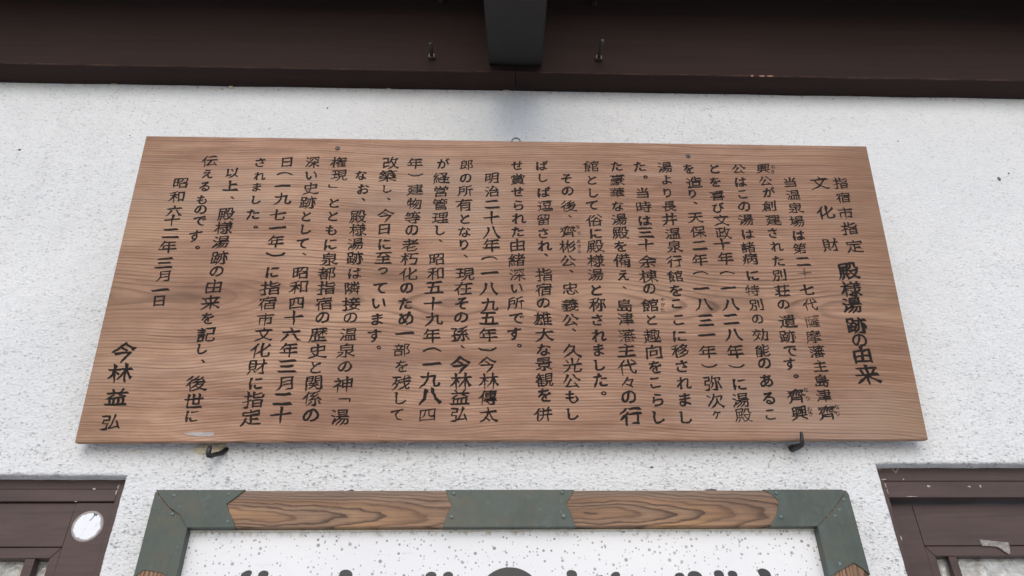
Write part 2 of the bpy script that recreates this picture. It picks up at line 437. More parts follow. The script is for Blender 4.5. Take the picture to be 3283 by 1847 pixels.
def tube(name, pts, rad, mat, parent=None, seg=12, closed=False, **kw):
    bm = bmesh.new()
    P = [Vector(p) for p in pts]; n = len(P)
    rads = rad if hasattr(rad, '__len__') else [rad] * n
    rings = []
    up = None
    for i in range(n):
        a = P[i - 1] if (i > 0 or closed) else P[i]; b = P[(i + 1) % n] if (i < n - 1 or closed) else P[i]
        t = (b - a).normalized()
        if up is None:
            up = t.orthogonal().normalized()
        up = (up - t * up.dot(t)).normalized()
        s = t.cross(up)
        rings.append([bm.verts.new(P[i] + (up * math.cos(k * 2 * math.pi / seg) + s * math.sin(k * 2 * math.pi / seg)) * rads[i]) for k in range(seg)])
    for i in range(n if closed else n - 1):
        A, B = rings[i], rings[(i + 1) % n]
        if closed and i == n - 1:   # best alignment for the closing ring
            k0 = min(range(seg), key=lambda k: (A[0].co - B[k].co).length)
            B = B[k0:] + B[:k0]
        for k in range(seg):
            bm.faces.new((A[k], A[(k + 1) % seg], B[(k + 1) % seg], B[k]))
    if not closed:
        bm.faces.new(rings[0]); bm.faces.new(rings[-1][::-1])
    return bm_obj(name, bm, mat, parent, smooth=True, **kw)

def blob_pts(cx, cz, rx, rz, n=14, jit=0.25, seed=0):
    r = random.Random(seed)
    return [(cx + math.cos(a) * rx * (1 + r.uniform(-jit, jit)), cz + math.sin(a) * rz * (1 + r.uniform(-jit, jit)))
            for a in [2 * math.pi * k / n for k in range(n)]]

# ---------------------------------------------------------------- the place
D = 1.5138            # the wall's face
# ground the camera stands on, out of view, added to bounce light up
bm = bmesh.new()
vs = [bm.verts.new(p) for p in ((-60, -60, -1.55), (60, -60, -1.55), (60, 60, -1.55), (-60, 60, -1.55))]
bm.faces.new(vs)
bm_obj("ground", bm, 'ground', kind='structure')

# plaster wall with two window openings, edges rounded and uneven
LW = (-2.35, -0.739, -0.45, 0.536)     # left opening x0 x1 z0 z1
RW = (0.832, 2.45, -0.45, 0.561)
def wavy(p, q, n, amp, seed):
    out = []
    for i in range(n):
        t = i / n
        x = p[0] + (q[0] - p[0]) * t; z = p[1] + (q[1] - p[1]) * t
        d = amp * (noise.noise(Vector((x * 14, z * 14, seed))) + 0.6 * noise.noise(Vector((x * 55, z * 55, seed + 3))))
        nx, nz = (q[1] - p[1]), -(q[0] - p[0]); L = math.hypot(nx, nz)
        out.append((x + nx / L * d, z + nz / L * d))
    return out
def loop(x0, x1, z0, z1, amp, seed, n=40):
    return (wavy((x0, z0), (x1, z0), n, amp, seed) + wavy((x1, z0), (x1, z1), n, amp, seed) +
            wavy((x1, z1), (x0, z1), n, amp * 0.5, seed) + wavy((x0, z1), (x0, z0), n, amp, seed))
cu = bpy.data.curves.new("wall_outline", 'CURVE')
cu.dimensions = '2D'; cu.fill_mode = 'BOTH'
cu.extrude = 0.060; cu.bevel_depth = 0.006; cu.bevel_resolution = 3
for pts in ([(-4.5, -1.56), (4.5, -1.56), (4.5, 3.2), (-4.5, 3.2)], loop(*LW, 0.0022, 1, 90), loop(*RW, 0.0022, 5, 90)):
    sp = cu.splines.new('POLY'); sp.points.add(len(pts) - 1); sp.use_cyclic_u = True
    for p, c in zip(sp.points, pts): p.co = (c[0], c[1], 0, 1)
tmp = bpy.data.objects.new("tmp", cu)
me = bpy.data.meshes.new_from_object(tmp)
bpy.data.objects.remove(tmp)
me.transform(Matrix.Rotation(math.radians(90), 4, 'X'))
me.transform(Matrix.Translation((0, D + 0.066, 0)))
wall = link("plaster_wall", me, 'plaster', label="rough white plaster wall pitted with grey specks, behind the hanging board", cat="wall")
for i, (x, z, rx, rz) in enumerate([(1.4244, 1.3792, 0.0042, 0.0068), (-1.2797, 1.4396, 0.004, 0.003), (1.46, 1.40, .002, .003), (1.18, 1.52, .0022, .0016),
                                    (-0.47, 1.62, .002, .003), (0.35, 0.546, .004, .002), (-1.0, 1.5, .0016, .0016), (0.66, 0.585, .003, .002)]):
    prism("dirt_mark", blob_pts(x, z, rx, rz, seed=i), D - 0.0012, D + 0.002, 'dirt', wall)
# crumbs of mortar under the beam
for i, (x, z, rx, rz) in enumerate([(-0.762, 1.698, .008, .005), (-0.785, 1.691, .004, .002), (-0.30, 1.703, .006, .0015), (0.05, 1.702, .012, .002), (-1.1, 1.703, .008, .0015)]):
    prism("mortar_crumb", blob_pts(x, z, rx, rz, seed=40 + i, jit=0.4), D - 0.005, D + 0.004, 'mortar', wall, bevel=0.0015)
# broken render round the left hook
bm = bmesh.new()
pp = [(-0.6249, 0.588), (-0.6137, 0.5944), (-0.5849, 0.5985), (-0.5541, 0.5985), (-0.5513, 0.5931), (-0.5531, 0.5827), (-0.5605, 0.5757), (-0.5872, 0.5735), (-0.6053, 0.5725), (-0.6190, 0.5778)]
c0 = bm.verts.new((-0.584, D - 0.006, 0.586))
mid = [bm.verts.new((-0.584 + (x + 0.584) * 0.72, D - 0.005 + 0.002 * noise.noise(Vector((x * 60, z * 60, 0))), 0.586 + (z - 0.586) * 0.72)) for x, z in pp]
rim = [bm.verts.new((x, D + 0.0005, z)) for x, z in pp]
k = len(pp)
for i in range(k):
    bm.faces.new((c0, mid[i], mid[(i + 1) % k])); bm.faces.new((mid[i], rim[i], rim[(i + 1) % k], mid[(i + 1) % k]))
bm_obj("broken_plaster", bm, 'mortar', wall)

# ---------------------------------------------------------------- eaves beam in two lengths, rafter
BZ, BT, BF = 1.705, 2.104, 1.444
def beam(x0, x1, label, bolts):
    t = empty("eaves_beam", (x0, BF, BZ), label, "beam", "dark beams under the eaves")
    bm = bmesh.new()
    n = 160
    prof = [(D - 0.0005, 0.0), (BF + 0.003, 0.0), (BF, 0.003), (BF, BT - BZ - 0.004), (BF + 0.004, BT - BZ), (D - 0.0005, BT - BZ)]
    rows = []
    for i in range(n + 1):
        x = x0 + (x1 - x0) * i / n
        row = []
        for j, (y, dz) in enumerate(prof):
            d = 0.0018 * noise.noise(Vector((x * 6, 7.0, j))) + 0.0011 * noise.noise(Vector((x * 40, 2.0, j)))
            z = BZ + dz + (d if j in (0, 1, 2) else 0)
            row.append(bm.verts.new((x, y, z)))
        rows.append(row)
    for i in range(n):
        for j in range(len(prof)):
            k2 = (j + 1) % len(prof)
            bm.faces.new((rows[i][j], rows[i + 1][j], rows[i + 1][k2], rows[i][k2]))
    bm.faces.new(rows[0]); bm.faces.new(rows[-1][::-1])
    bm_obj("timber", bm, 'beam', t)
    for bx, bz, ln in bolts:
        ax = Vector((0, -math.cos(math.radians(12)), -math.sin(math.radians(12))))
        base = Vector((bx, BF, bz))
        pts = []; rad = []
        m = int(ln / 0.0012)
        for i in range(m + 1):
            pts.append(base + ax * (ln * i / m)); rad.append(0.0052 if i % 2 else 0.0044)
        sh = tube("bolt", pts, rad, 'bolt', t, seg=12)
        bm = bmesh.new()
        bmesh.ops.create_cone(bm, cap_ends=True, segments=6, radius1=0.0098, radius2=0.0098, depth=0.007)
        bmesh.ops.rotate(bm, verts=bm.verts, matrix=Matrix.Rotation(math.radians(90 + 12), 3, 'X'))
        bmesh.ops.translate(bm, verts=bm.verts, vec=base + ax * 0.008 - t.location)
        nt = bm_obj("nut", bm, 'bolt', sh, world=False)
        bm = bmesh.new()
        bmesh.ops.create_cone(bm, cap_ends=True, segments=24, radius1=0.0135, radius2=0.0135, depth=0.0025)
        bmesh.ops.rotate(bm, verts=bm.verts, matrix=Matrix.Rotation(math.radians(90), 3, 'X'))
        bmesh.ops.translate(bm, verts=bm.verts, vec=base + Vector((0, -0.0014, 0)) - t.location)
        bm_obj("washer", bm, 'beam', sh, world=False)
    return t
bl = beam(-3.6, 0.0733, "dark stained beam above the wall, left of the black rafter and the joint", [(-0.1714, 1.762, 0.062), (-0.156, 2.025, 0.055)])
br = beam(0.0747, 3.6, "dark stained beam above the wall, right of the joint, with orange scuffs on its edge", [(0.3201, 1.768, 0.085), (0.3265, 2.028, 0.06)])
for i, (x, w, h) in enumerate([(0.7677, .0040, .0022), (0.797, .0085, .0018), (0.8215, .0090, .0018)]):
    prism("scuff", blob_pts(x, BZ + 0.0028, w, h, seed=70 + i, jit=0.2), BF - 0.0012, BF + 0.002, 'scuff', br)
# faint worn arris
SL = 0.4964
def raf(y): return 1.7345 - SL * (BF - y)
bm = bmesh.new()
x0, x1 = -0.0036, 0.1515
ya, yb = BF - 0.0005, 1.06
side = []
for y, z in [(ya, raf(ya) + 0.002), (ya - 0.006, raf(ya - 0.006)), (yb, raf(yb)), (yb, raf(yb) + 0.355), (ya, raf(ya) + 0.355)]:
    side.append((y, z))
L_ = [bm.verts.new((x0 + (ya - y) * -0.0415, y, z)) for y, z in side]
R_ = [bm.verts.new((x1 + (ya - y) * -0.0435, y, z)) for y, z in side]
bm.faces.new(L_); bm.faces.new(R_[::-1])
for i in range(5):
    bm.faces.new((L_[i], L_[(i + 1) % 5], R_[(i + 1) % 5], R_[i]))
bmesh.ops.bevel(bm, geom=[e for e in bm.edges if abs(e.verts[0].co.x - e.verts[1].co.x) < 0.08], offset=0.003, segments=2, affect='EDGES')
bm_obj("rafter", bm, 'rafter', label="matt black rafter sloping out from the beam over its joint", cat="rafter")

sof = empty("added_shade_soffit", (0, 1.15, 1.95), "added dark boarding above the view, shading the beam and wall top", "light blocker")
yo = 1.20
for k in range(9):      # unseen boards added across the slope to shade beam and wall top
    b0, b1 = yo + k * (D - yo) / 9, yo + (k + 1) * (D - yo) / 9 - 0.003
    bm = bmesh.new()
    prof = [(b0, raf(b0) + 0.3705), (b1, raf(b1) + 0.3705), (b1, raf(b1) + 0.388), (b0, raf(b0) + 0.388)]
    A_ = [bm.verts.new((-3.6, y, z)) for y, z in prof]; B_ = [bm.verts.new((3.6, y, z)) for y, z in prof]
    bm.faces.new(A_); bm.faces.new(B_[::-1])
    for i in range(4): bm.faces.new((A_[i], A_[(i + 1) % 4], B_[(i + 1) % 4], B_[i]))
    bm_obj("shade_board", bm, 'beam', sof)

# ---------------------------------------------------------------- hanging inscription board
board_m = Matrix(((1.000, 0.0013, -0.0008, 0.05107), (-0.0014, 0.9825, -0.1865, 1.4778), (0.0006, 0.1865, 0.9825, 0.59052), (0, 0, 0, 1)))
sign = empty("inscription_board", (0, 0, 0), "long weathered wooden board of hand-brushed black Japanese text leaning on two iron hooks", "sign")
sign.matrix_world = board_m
bm = bmesh.new()
outline = [(-0.9045, -0.0030), (-0.45, -0.0005), (0.0, 0.0012), (0.45, 0.0018), (0.8953, 0.0032), (0.9047, 0.7458), (0.45, 0.7470), (0.0, 0.7478), (-0.45, 0.7488), (-0.8955, 0.7494)]
vs = [bm.verts.new((x, 0, z)) for x, z in outline]
f = bm.faces.new(vs)
r = bmesh.ops.extrude_face_region(bm, geom=[f])
bmesh.ops.translate(bm, vec=(0, 0.018, 0), verts=[v for v in r['geom'] if isinstance(v, bmesh.types.BMVert)])
bmesh.ops.bevel(bm, geom=[e for e in bm.edges if all(abs(v.co.y) < 1e-6 for v in e.verts)], offset=0.0012, segments=2, affect='EDGES')
plank = bm_obj("plank", bm, 'board', sign, world=False)
def disc(name, u, v, r, mat, parent, y0=-0.0012, th=0.002, seg=24, slot=True):
    bm = bmesh.new()
    bmesh.ops.create_cone(bm, cap_ends=True, segments=seg, radius1=r, radius2=r * 0.8, depth=th)
    bmesh.ops.rotate(bm, verts=bm.verts, matrix=Matrix.Rotation(math.radians(90), 3, 'X'))
    bmesh.ops.translate(bm, verts=bm.verts, vec=(u, y0, v))
    return bm_obj(name, bm, mat, parent, world=False)
for u, v in ((-0.4255, 0.7205), (0.4453, 0.7105)):
    s = disc("screw", u, v, 0.0062, 'screw', sign)
    for a in (0.4, 0.4 + math.pi / 2):
        bm = bmesh.new(); add_box(bm, -0.0042, 0.0042, -0.0004, 0.0004, -0.0006, 0.0006)
        bmesh.ops.rotate(bm, verts=bm.verts, matrix=Matrix.Rotation(a, 3, 'Y'))
        bmesh.ops.translate(bm, verts=bm.verts, vec=(u, -0.0023, v))
        bm_obj("slot", bm, 'iron', s, world=False)
pts = [(0.016 + 0.0105 * math.cos(a), 0.012, 0.7545 + 0.0105 * math.sin(a)) for a in [2 * math.pi * k / 32 for k in range(32)]]
tube("eye_ring", pts, 0.0022, 'ring', sign, closed=True, world=False)
prism("tape_strip", [(-0.686, 0.0155), (-0.672, 0.0175), (-0.655, 0.0185), (-0.625, 0.0185), (-0.6215, 0.0165), (-0.622, 0.0105), (-0.64, 0.0095), (-0.66, 0.0105), (-0.672, 0.0118)],
      -0.0008, 0.001, 'tape', sign, world=False)
prism("stain", blob_pts(-0.278, 0.0085, 0.0016, 0.006, seed=5, jit=.5), -0.0005, 0.001, 'scuff', sign, world=False)

COLUMNS = [
  "指817,637,38 宿818,595,38 市815,552,38 指816,511,40 定821,463,41 殿794,398,50 様792,353,47 湯788,312,46 跡789,262,46 の788,227,42 由788,194,47 来791,148,54",
  "文766,636,43 化766,554,43 財764,467,41",
  "当691,638,34 温694,602,36 泉694,566,36 場692,529,37 は691,491,34 第688,456,34 二690,422,35 十689,392,33,6 七688,351,34 代689,312,35 薩687,272,36,5 摩684,235,36,2 藩686,200,36 主688,166,34,1 島686,133,35 津685,99,35 齊685,61,37 な709,74,13,2 り708,59,13,3",
  "興630,676,34 公631,641,34 が635,609,33 創630,571,36 建635,532,36 さ628,497,32 れ633,461,33 た631,423,33 別627,387,36 荘629,347,37 の627,313,34,1 遺630,271,38 跡626,235,36 で626,201,34 す620,171,34 。630,143,30 齊623,98,37 興623,60,37 な647,112,13,2 り648,93,13,2 お648,69,13,2 き648,59,13,3",
  "お656,682,13,3 き653,667,13,3",
  "公568,675,34 は569,637,34 こ569,602,34 の569,568,36 湯569,531,36 は568,493,33 諸564,459,34,1 病565,428,36 に565,385,34 特560,348,33,2 別563,312,35,1 の562,277,33,2 効562,239,36 能563,202,36 の563,172,34 あ562,132,35 る561,93,36 こ560,57,33,4",
  "と508,674,34 を505,636,34 喜506,598,35 び505,564,34 文508,530,36 政509,496,38 十503,467,38 年506,429,38 ︵505,392,36 一503,353,36 八505,312,37 二501,276,38 八502,239,37 年501,199,38 ︶500,165,36 に501,124,36 湯500,88,38 殿501,55,37,3",
  "を443,673,34 造452,635,38 り445,602,30 、450,577,30 天446,536,38 保448,498,38 二448,462,36 年445,424,38 ︵443,391,36 一440,351,36 八442,312,37 三442,273,37 一441,238,36 年439,199,38 ︶439,166,36 弥442,126,41 次444,87,41 ケ443,57,22",
  "湯385,676,36,1 よ385,641,32 り384,604,32 長385,567,35,1 井383,532,38 温387,493,38 泉388,459,38 行385,420,38 館382,382,38 を381,346,36 こ379,313,33 こ381,274,34 に379,235,36 移377,200,39 さ377,165,35 れ379,127,36 ま377,90,37 し375,51,35",
  "た321,678,35 。334,648,28 当322,604,35 時324,565,38 は323,527,34 三322,495,38 十321,463,40 余321,419,40 棟320,382,40 の320,350,36,1 館317,309,40 と319,274,33,2 趣317,236,40 向318,198,40 を318,163,36 こ315,127,34 ら318,89,36 し316,51,35,1 や348,323,12,2 か348,311,12,2 た346,298,12,2",
  "た264,678,35 豪263,639,36,1 華261,603,36,1 な260,566,34 湯262,529,38 殿262,493,40 を260,458,35 備261,421,40 え262,384,33 、262,353,28 島261,309,38 津261,275,38 藩260,236,38,2 主257,201,39 代256,162,42 々255,128,36 の255,95,39 行258,53,45",
  "館200,677,38 と201,638,33 し202,602,34 て197,567,35 俗201,526,38 に203,491,35 殿200,457,39 様200,421,39 湯198,384,37,1 と197,346,37 称197,310,40 さ195,273,35 れ198,236,36 ま195,202,36 し195,167,33,1 た195,133,38 。201,103,32",
  "そ138,641,33 の140,606,34 後142,564,37 、143,537,28 齊137,496,36 彬134,457,37 公135,420,36 、141,393,28 忠137,350,37 義135,308,37,1 公135,273,36 、142,249,28 久136,200,40 光135,167,41 公132,131,39 も131,95,36 し131,58,34,1 な161,509,12,1 り163,491,12,2 あ161,470,12,1 き162,457,12,2 ら162,444,12,2",
  "ば79,677,33,1 し80,642,31,1 ば82,602,35 逗84,564,36,1 留79,527,36 さ78,491,33 れ81,458,35 、84,434,28 指76,384,39 宿76,346,38 の74,313,36,1 雄72,275,41 大75,237,40 な73,202,36 景72,169,38 観72,133,38,1 を72,99,37 併68,57,37",
  "せ17,677,34,1 賞18,638,36 せ18,602,35 ら20,565,34 れ21,530,36 た17,494,34 由17,460,39 緒15,421,40 深16,382,37,2 い14,349,33 所12,312,39 で13,275,37 す8,239,37 。19,211,28",
  "明-44,640,36 治-44,604,36 二-44,567,36 十-44,531,39 八-44,492,40 年-45,458,40 ︵-49,425,40 一-48,387,40,1 八-49,347,41 九-48,308,40 五-50,275,41 年-51,236,40 ︶-52,203,42 今-52,167,43 林-48,131,42 傳-50,93,39,1 太-49,56,39",
  "郎-106,677,35,1 の-108,639,36,1 所-108,603,37 有-110,565,39 と-108,527,34 な-108,493,34 り-109,459,34 、-105,429,28 現-106,383,41 在-108,348,41 そ-111,311,37 の-112,277,36 孫-114,237,42 、-107,208,30 今-111,166,44 林-109,130,44,2 益-111,94,43 弘-112,57,39,1",
  "が-164,680,34,1 経-167,638,38 営-167,602,38,1 管-167,566,37,1 理-166,529,38,1 し-166,496,34 、-164,469,28 昭-171,421,38 和-173,384,40 五-175,349,41 十-176,310,40 九-172,273,40,1 年-176,234,40 ︵-174,201,42 一-174,168,42 九-176,133,43 八-175,96,45,1 四-179,55,38,2",
  "年-233,679,36 ︶-230,647,37 建-229,605,38,1 物-230,568,38 等-232,529,38 の-232,496,38 老-234,458,40 朽-234,422,39,1 化-235,383,40 の-237,348,38 た-238,310,36 め-235,274,40 一-237,239,41 部-242,200,38,1 を-239,163,35,2 残-237,126,40,1 し-238,92,35,2 て-244,55,34,2",
  "改-293,680,41 築-297,643,40 し-297,607,30,1 、-291,579,28 今-296,534,41 日-297,498,36 に-294,459,36 至-295,423,38 っ-294,390,34 て-298,347,37 い-298,310,37 ま-299,272,36 す-303,233,36,1 。-291,205,28,1",
  "な-362,644,33,1 お-354,606,34,1 、-352,577,32 殿-361,530,41 様-359,496,39,1 湯-361,458,37 跡-359,422,40 は-357,384,34,2 隣-360,348,37 接-359,309,38,1 の-359,275,36,2 温-360,236,39 泉-362,198,39 の-362,161,36,2 神-363,122,41 ﹁-357,87,32,1 湯-362,50,40,1",
  "権-419,681,36,1 現-416,643,37 ﹂-427,613,30 と-420,567,35 と-420,531,35 も-421,494,33 に-419,457,37 泉-419,419,39 都-422,383,40 指-420,347,40 宿-421,308,38 の-421,275,37 歴-426,234,39 史-424,197,40 と-425,160,36,2 関-425,125,39,1 係-427,90,41 の-425,54,39,1",
  "深-482,679,37,1 い-482,642,33,1 史-480,606,38 跡-481,567,40 と-482,530,34 し-481,496,34 て-485,458,35,1 、-477,431,28 昭-481,384,39 和-482,348,40 四-482,309,38 十-484,275,41 六-486,235,40 年-487,199,40 三-487,162,41 月-488,123,39 二-488,89,42 十-488,55,43",
  "日-544,679,35 ︵-546,646,37 一-547,612,37 九-543,577,38 七-549,534,37 一-546,499,38 年-546,463,38 ︶-543,430,44 に-545,385,37 指-546,346,42 宿-547,308,40 市-547,270,38,1 文-546,235,38 化-549,199,42 財-550,161,41 に-549,123,36,1 指-551,88,42 定-550,49,42",
  "さ-609,677,31 れ-605,639,30,1 ま-608,608,30,1 し-605,573,30 た-608,534,36 。-597,500,28",
  "以-672,647,34 上-671,612,36 、-662,578,28 殿-671,533,40 様-671,498,39 湯-671,460,38 跡-669,420,40 の-671,386,37 由-671,350,40 来-673,310,41 を-674,272,34 記-673,234,41 し-675,201,33,1 、-669,173,28,1 後-675,123,43 世-675,85,41,1 に-674,52,34,3",
  "伝-730,679,38 え-730,643,31 る-732,608,32 も-733,572,32 の-732,545,33 で-730,515,34 す-734,475,36 。-723,446,29",
  "昭-790,617,36 和-793,579,37 六-792,542,35,1 十-793,517,36 二-791,482,38 年-791,447,39,1 三-792,406,38 月-789,373,33 一-790,339,37 日-787,313,33",
  "今-841,192,51 林-840,146,47 益-838,93,44,1 弘-840,40,40",
]

fc = bpy.data.curves.new("brush_text", 'FONT')
fo = bpy.data.objects.new("brush_text", fc)
COL.objects.link(fo)
fc.resolution_u = 3
GL = {}
THIN = '一二三十八六七九︵︶﹁﹂しとのりいてこっ、。'
def glyph(ch):
    """outline of one character turned from even strokes into brushed ones: pressed starts, tapering sweeps, waisted middles"""
    if ch in GL: return GL[ch]
    fc.body = ch
    bpy.context.view_layer.update()
    ev = fo.evaluated_get(bpy.context.evaluated_depsgraph_get())
    m = ev.to_mesh()
    bm = bmesh.new(); bm.from_mesh(m)
    ev.to_mesh_clear()
    bmesh.ops.remove_doubles(bm, verts=bm.verts, dist=1e-5)
    kana = '\u3041' <= ch <= '\u30ff'
    rg = random.Random(ord(ch))
    nxt, prv = {}, {}
    for e in bm.edges:
        if e.is_boundary:
            l = e.link_loops[0]
            a, b = l.vert, l.link_loop_next.vert
            if l.face.normal.z < 0: a, b = b, a
            nxt[a] = b; prv[b] = a
    move = {}
    def turn(p, q, r_):
        a = (q.co - p.co).to_2d(); b = (r_.co - q.co).to_2d()
        if a.length < 1e-6 or b.length < 1e-6: return 0
        return math.atan2(a.x * b.y - a.y * b.x, a.dot(b))
    if ch not in '︵︶﹁﹂。、':
        for a, b in list(nxt.items()):
            if a not in prv or b not in nxt: continue
            h = (b.co - a.co); L = h.length
            if not 0.03 < L < 0.11: continue
            t1 = turn(prv[a], a, b); t2 = turn(a, b, nxt[b])
            if t1 < 0.8 or t2 < 0.8 or (prv[a].co - a.co).length < L * 1.5 or (nxt[b].co - b.co).length < L * 1.5: continue
            d = Vector((h.y, -h.x, 0)).normalized()      # outward, interior lies to the left of a->b
            mdl = (a.co + b.co) / 2; hh = h / 2
            j = rg.uniform(0.8, 1.2)
            if kana:
                if d.y > 0.2 or d.x < -0.6: k, ext, sk = 1.15, 0.01, 0.012
                else: k, ext, sk = 0.45, 0.035 * j, 0.0
            elif d.x < -0.3 and d.y < -0.22: k, ext, sk = 0.10, 0.11 * j, 0.0
            elif d.x > 0.3 and d.y < -0.22: k, ext, sk = 2.0, 0.06 * j, 0.05
            elif d.x < -0.75: k, ext, sk = 1.35, 0.025, -0.045 * j
            elif d.x > 0.75: k, ext, sk = 2.0, 0.015, -0.045 * j
            elif d.y > 0.6: k, ext, sk = 1.7, 0.03, 0.04 * j
            else: k, ext, sk = rg.choice((0.25, 0.6, 1.2)), 0.035 * j, rg.uniform(-0.015, 0.015)
            move[a] = mdl - hh * k + d * (ext - sk) - a.co
            move[b] = mdl + hh * k + d * (ext + sk) - b.co
        for v, n_ in nxt.items():       # shoulders of boxes
            if v in move or v not in prv: continue
            t = turn(prv[v], v, n_)
            di = (v.co - prv[v].co); do = (n_.co - v.co)
            if 1.2 < t < 1.9 and di.length > 0.12 and do.length > 0.12:
                o = Vector((di.x / di.length - do.x / do.length, di.y / di.length - do.y / do.length, 0))
                if o.x > 0.5 and o.y > 0.5: move[v] = Vector((0.028, 0.024, 0))
                elif o.length: move[v] = o.normalized() * 0.008
        # stroke ends drawn as a short run of facets
        short = {a for a, b in nxt.items() if (a.co - b.co).length < 0.036}
        for a in list(short):
            if prv.get(a) in short: continue
            run = [a]; q = a
            while q in short and len(run) < 7:
                q = nxt[q]; run.append(q)
            ch_ = run[-1].co - run[0].co
            if len(run) < 3 or not 0.045 < ch_.length < 0.115 or any(v in move for v in run): continue
            if prv.get(run[0]) is None or nxt.get(run[-1]) is None: continue
            d = Vector((ch_.y, -ch_.x, 0)).normalized()
            mdl = (run[0].co + run[-1].co) / 2
            j = rg.uniform(0.8, 1.2)
            if d.x < -0.2 and d.y < -0.1: k, ext = 0.12, 0.08 * j
            elif d.x > 0.2 and d.y < -0.1: k, ext = 1.8, 0.03 * j
            elif d.y > 0.2: k, ext = 1.3, 0.01
            else: k, ext = rg.choice((0.4, 1.3)), 0.02
            if kana: k = 0.4 if k < 1 else 1.1
            for v in run:
                move[v] = mdl + (v.co - mdl) * k + d * ext - v.co
    for v, dv in move.items(): v.co += dv
    old = set(bm.verts)
    es = [e for e in bm.edges if e.is_boundary and e.calc_length() > 0.13]
    if es: bmesh.ops.subdivide_edges(bm, edges=es, cuts=3)
    bm.normal_update()
    out = {}
    for e in bm.edges:
        if e.is_boundary:
            l = e.link_loops[0]
            a, b = l.vert, l.link_loop_next.vert
            if l.face.normal.z < 0: a, b = b, a
            h = b.co - a.co
            if h.length < 1e-7: continue
            nn = Vector((h.y, -h.x, 0)).normalized()
            for v in (a, b): out[v] = out.get(v, Vector()) + nn
    for v in bm.verts:
        if v not in old and v in out and not kana: v.co -= out[v].normalized() * 0.015
    bm.verts.index_update()
    vs = [(v.co.x, v.co.y, *(out[v].normalized()[:2] if v in out and out[v].length > 1e-6 else (0, 0))) for v in bm.verts]
    fs_ = [tuple(v.index for v in f.verts) for f in bm.faces]
    bm.free()
    xs = [q[0] for q in vs]; ys = [q[1] for q in vs]
    cx, cy = (min(xs) + max(xs)) / 2, (min(ys) + max(ys)) / 2
    GL[ch] = ([(a - cx, b - cy, c, d) for a, b, c, d in vs], fs_)
    return GL[ch]
def brushed(ch, u, v, em, fade):
    kana = '\u3041' <= ch <= '\u30ff'
    w = rnd.uniform(0.014, 0.021) + (0.002 if ch in THIN else 0.0)
    w += 0.006 if len(glyph(ch)[0]) < 90 and not kana else 0.0
    if em < 0.02: w = 0.004
    if fade >= 0.2 and em > 0.02: w -= 0.008
    if em > 0.043: w += 0.014
    gv, gf = glyph(ch)
    sx = em * rnd.uniform(0.96, 1.05) * (0.97 if kana else 1.03); sz = em * rnd.uniform(0.90, 0.97) * (0.97 if kana else 0.92)
    shear = rnd.uniform(0.09, 0.17) if ch not in '︵︶﹁﹂。、' else 0.02
    lean = rnd.uniform(-0.06, 0.03)
    ph = Vector((rnd.uniform(0, 50), rnd.uniform(0, 50), rnd.uniform(0, 50)))
    fd = min(1.0, max(0.0, fade + rnd.uniform(-0.04, 0.10)))
    verts = []
    for a, b, nx, nz in gv:
        n1 = noise.noise(Vector((a * 3.5, b * 3.5, 0)) + ph); n2 = noise.noise(Vector((a * 3.5, b * 3.5, 9)) + ph)
        n3 = noise.noise(Vector((a * 11, b * 11, 3)) + ph); n4 = noise.noise(Vector((a * 11, b * 11, 8)) + ph)
        n5 = noise.noise(Vector((a * 3.0, b * 3.0, 5)) + ph)
        o = w + 0.016 * n5 + 0.012 * abs(nx * 0.7 - nz * 0.7)
        a2 = a + 0.050 * n1 + 0.016 * n3 + nx * o
        b2 = b + 0.045 * n2 + 0.016 * n4 + nz * o + shear * a * (1 if b > -0.1 else 0.6)
        verts.append((u + (a2 + lean * b2) * sx, -0.0004, v + b2 * sz))
    return verts, gf, [fd] * len(verts)
def ink_mesh(name, verts, faces, fades, parent):
    me = bpy.data.meshes.new(name)
    me.from_pydata(verts, [], faces)
    me.attributes.new("fade", 'FLOAT', 'POINT').data.foreach_set("value", fades)
    return link(name, me, 'ink', parent)
toks = []
for ci, line in enumerate(COLUMNS):
    for tok in line.split():
        q = [float(a) for a in tok[1:].split(',')]
        toks.append((ci, tok[0], q[0] / 1000, q[1] / 1000, q[2] / 1000, q[3] / 10 if len(q) > 3 else 0.0))
order = sorted(range(len(toks)), key=lambda i: -(toks[i][4] * (0.3 if toks[i][1] in '、。' else 1)))
big = set(order[:300])
columns = {}
sv, sf, sa = [], [], []
for i, (ci, ch, u, v, em, fade) in enumerate(toks):
    vs_, fs_, fa = brushed(ch, u, v, em, fade)
    if i in big:
        if ci not in columns:
            columns[ci] = link("text_column", None, None, sign)
            columns[ci].empty_display_size = 0.02
        ink_mesh("character", vs_, fs_, fa, columns[ci])
    else:
        b0 = len(sv)
        sv += vs_; sa += fa
        sf += [tuple(b0 + k for k in f) for f in fs_]
ink_mesh("small_lettering", sv, sf, sa, sign)["kind"] = "stuff"
bpy.data.objects.remove(fo); bpy.data.curves.remove(fc)

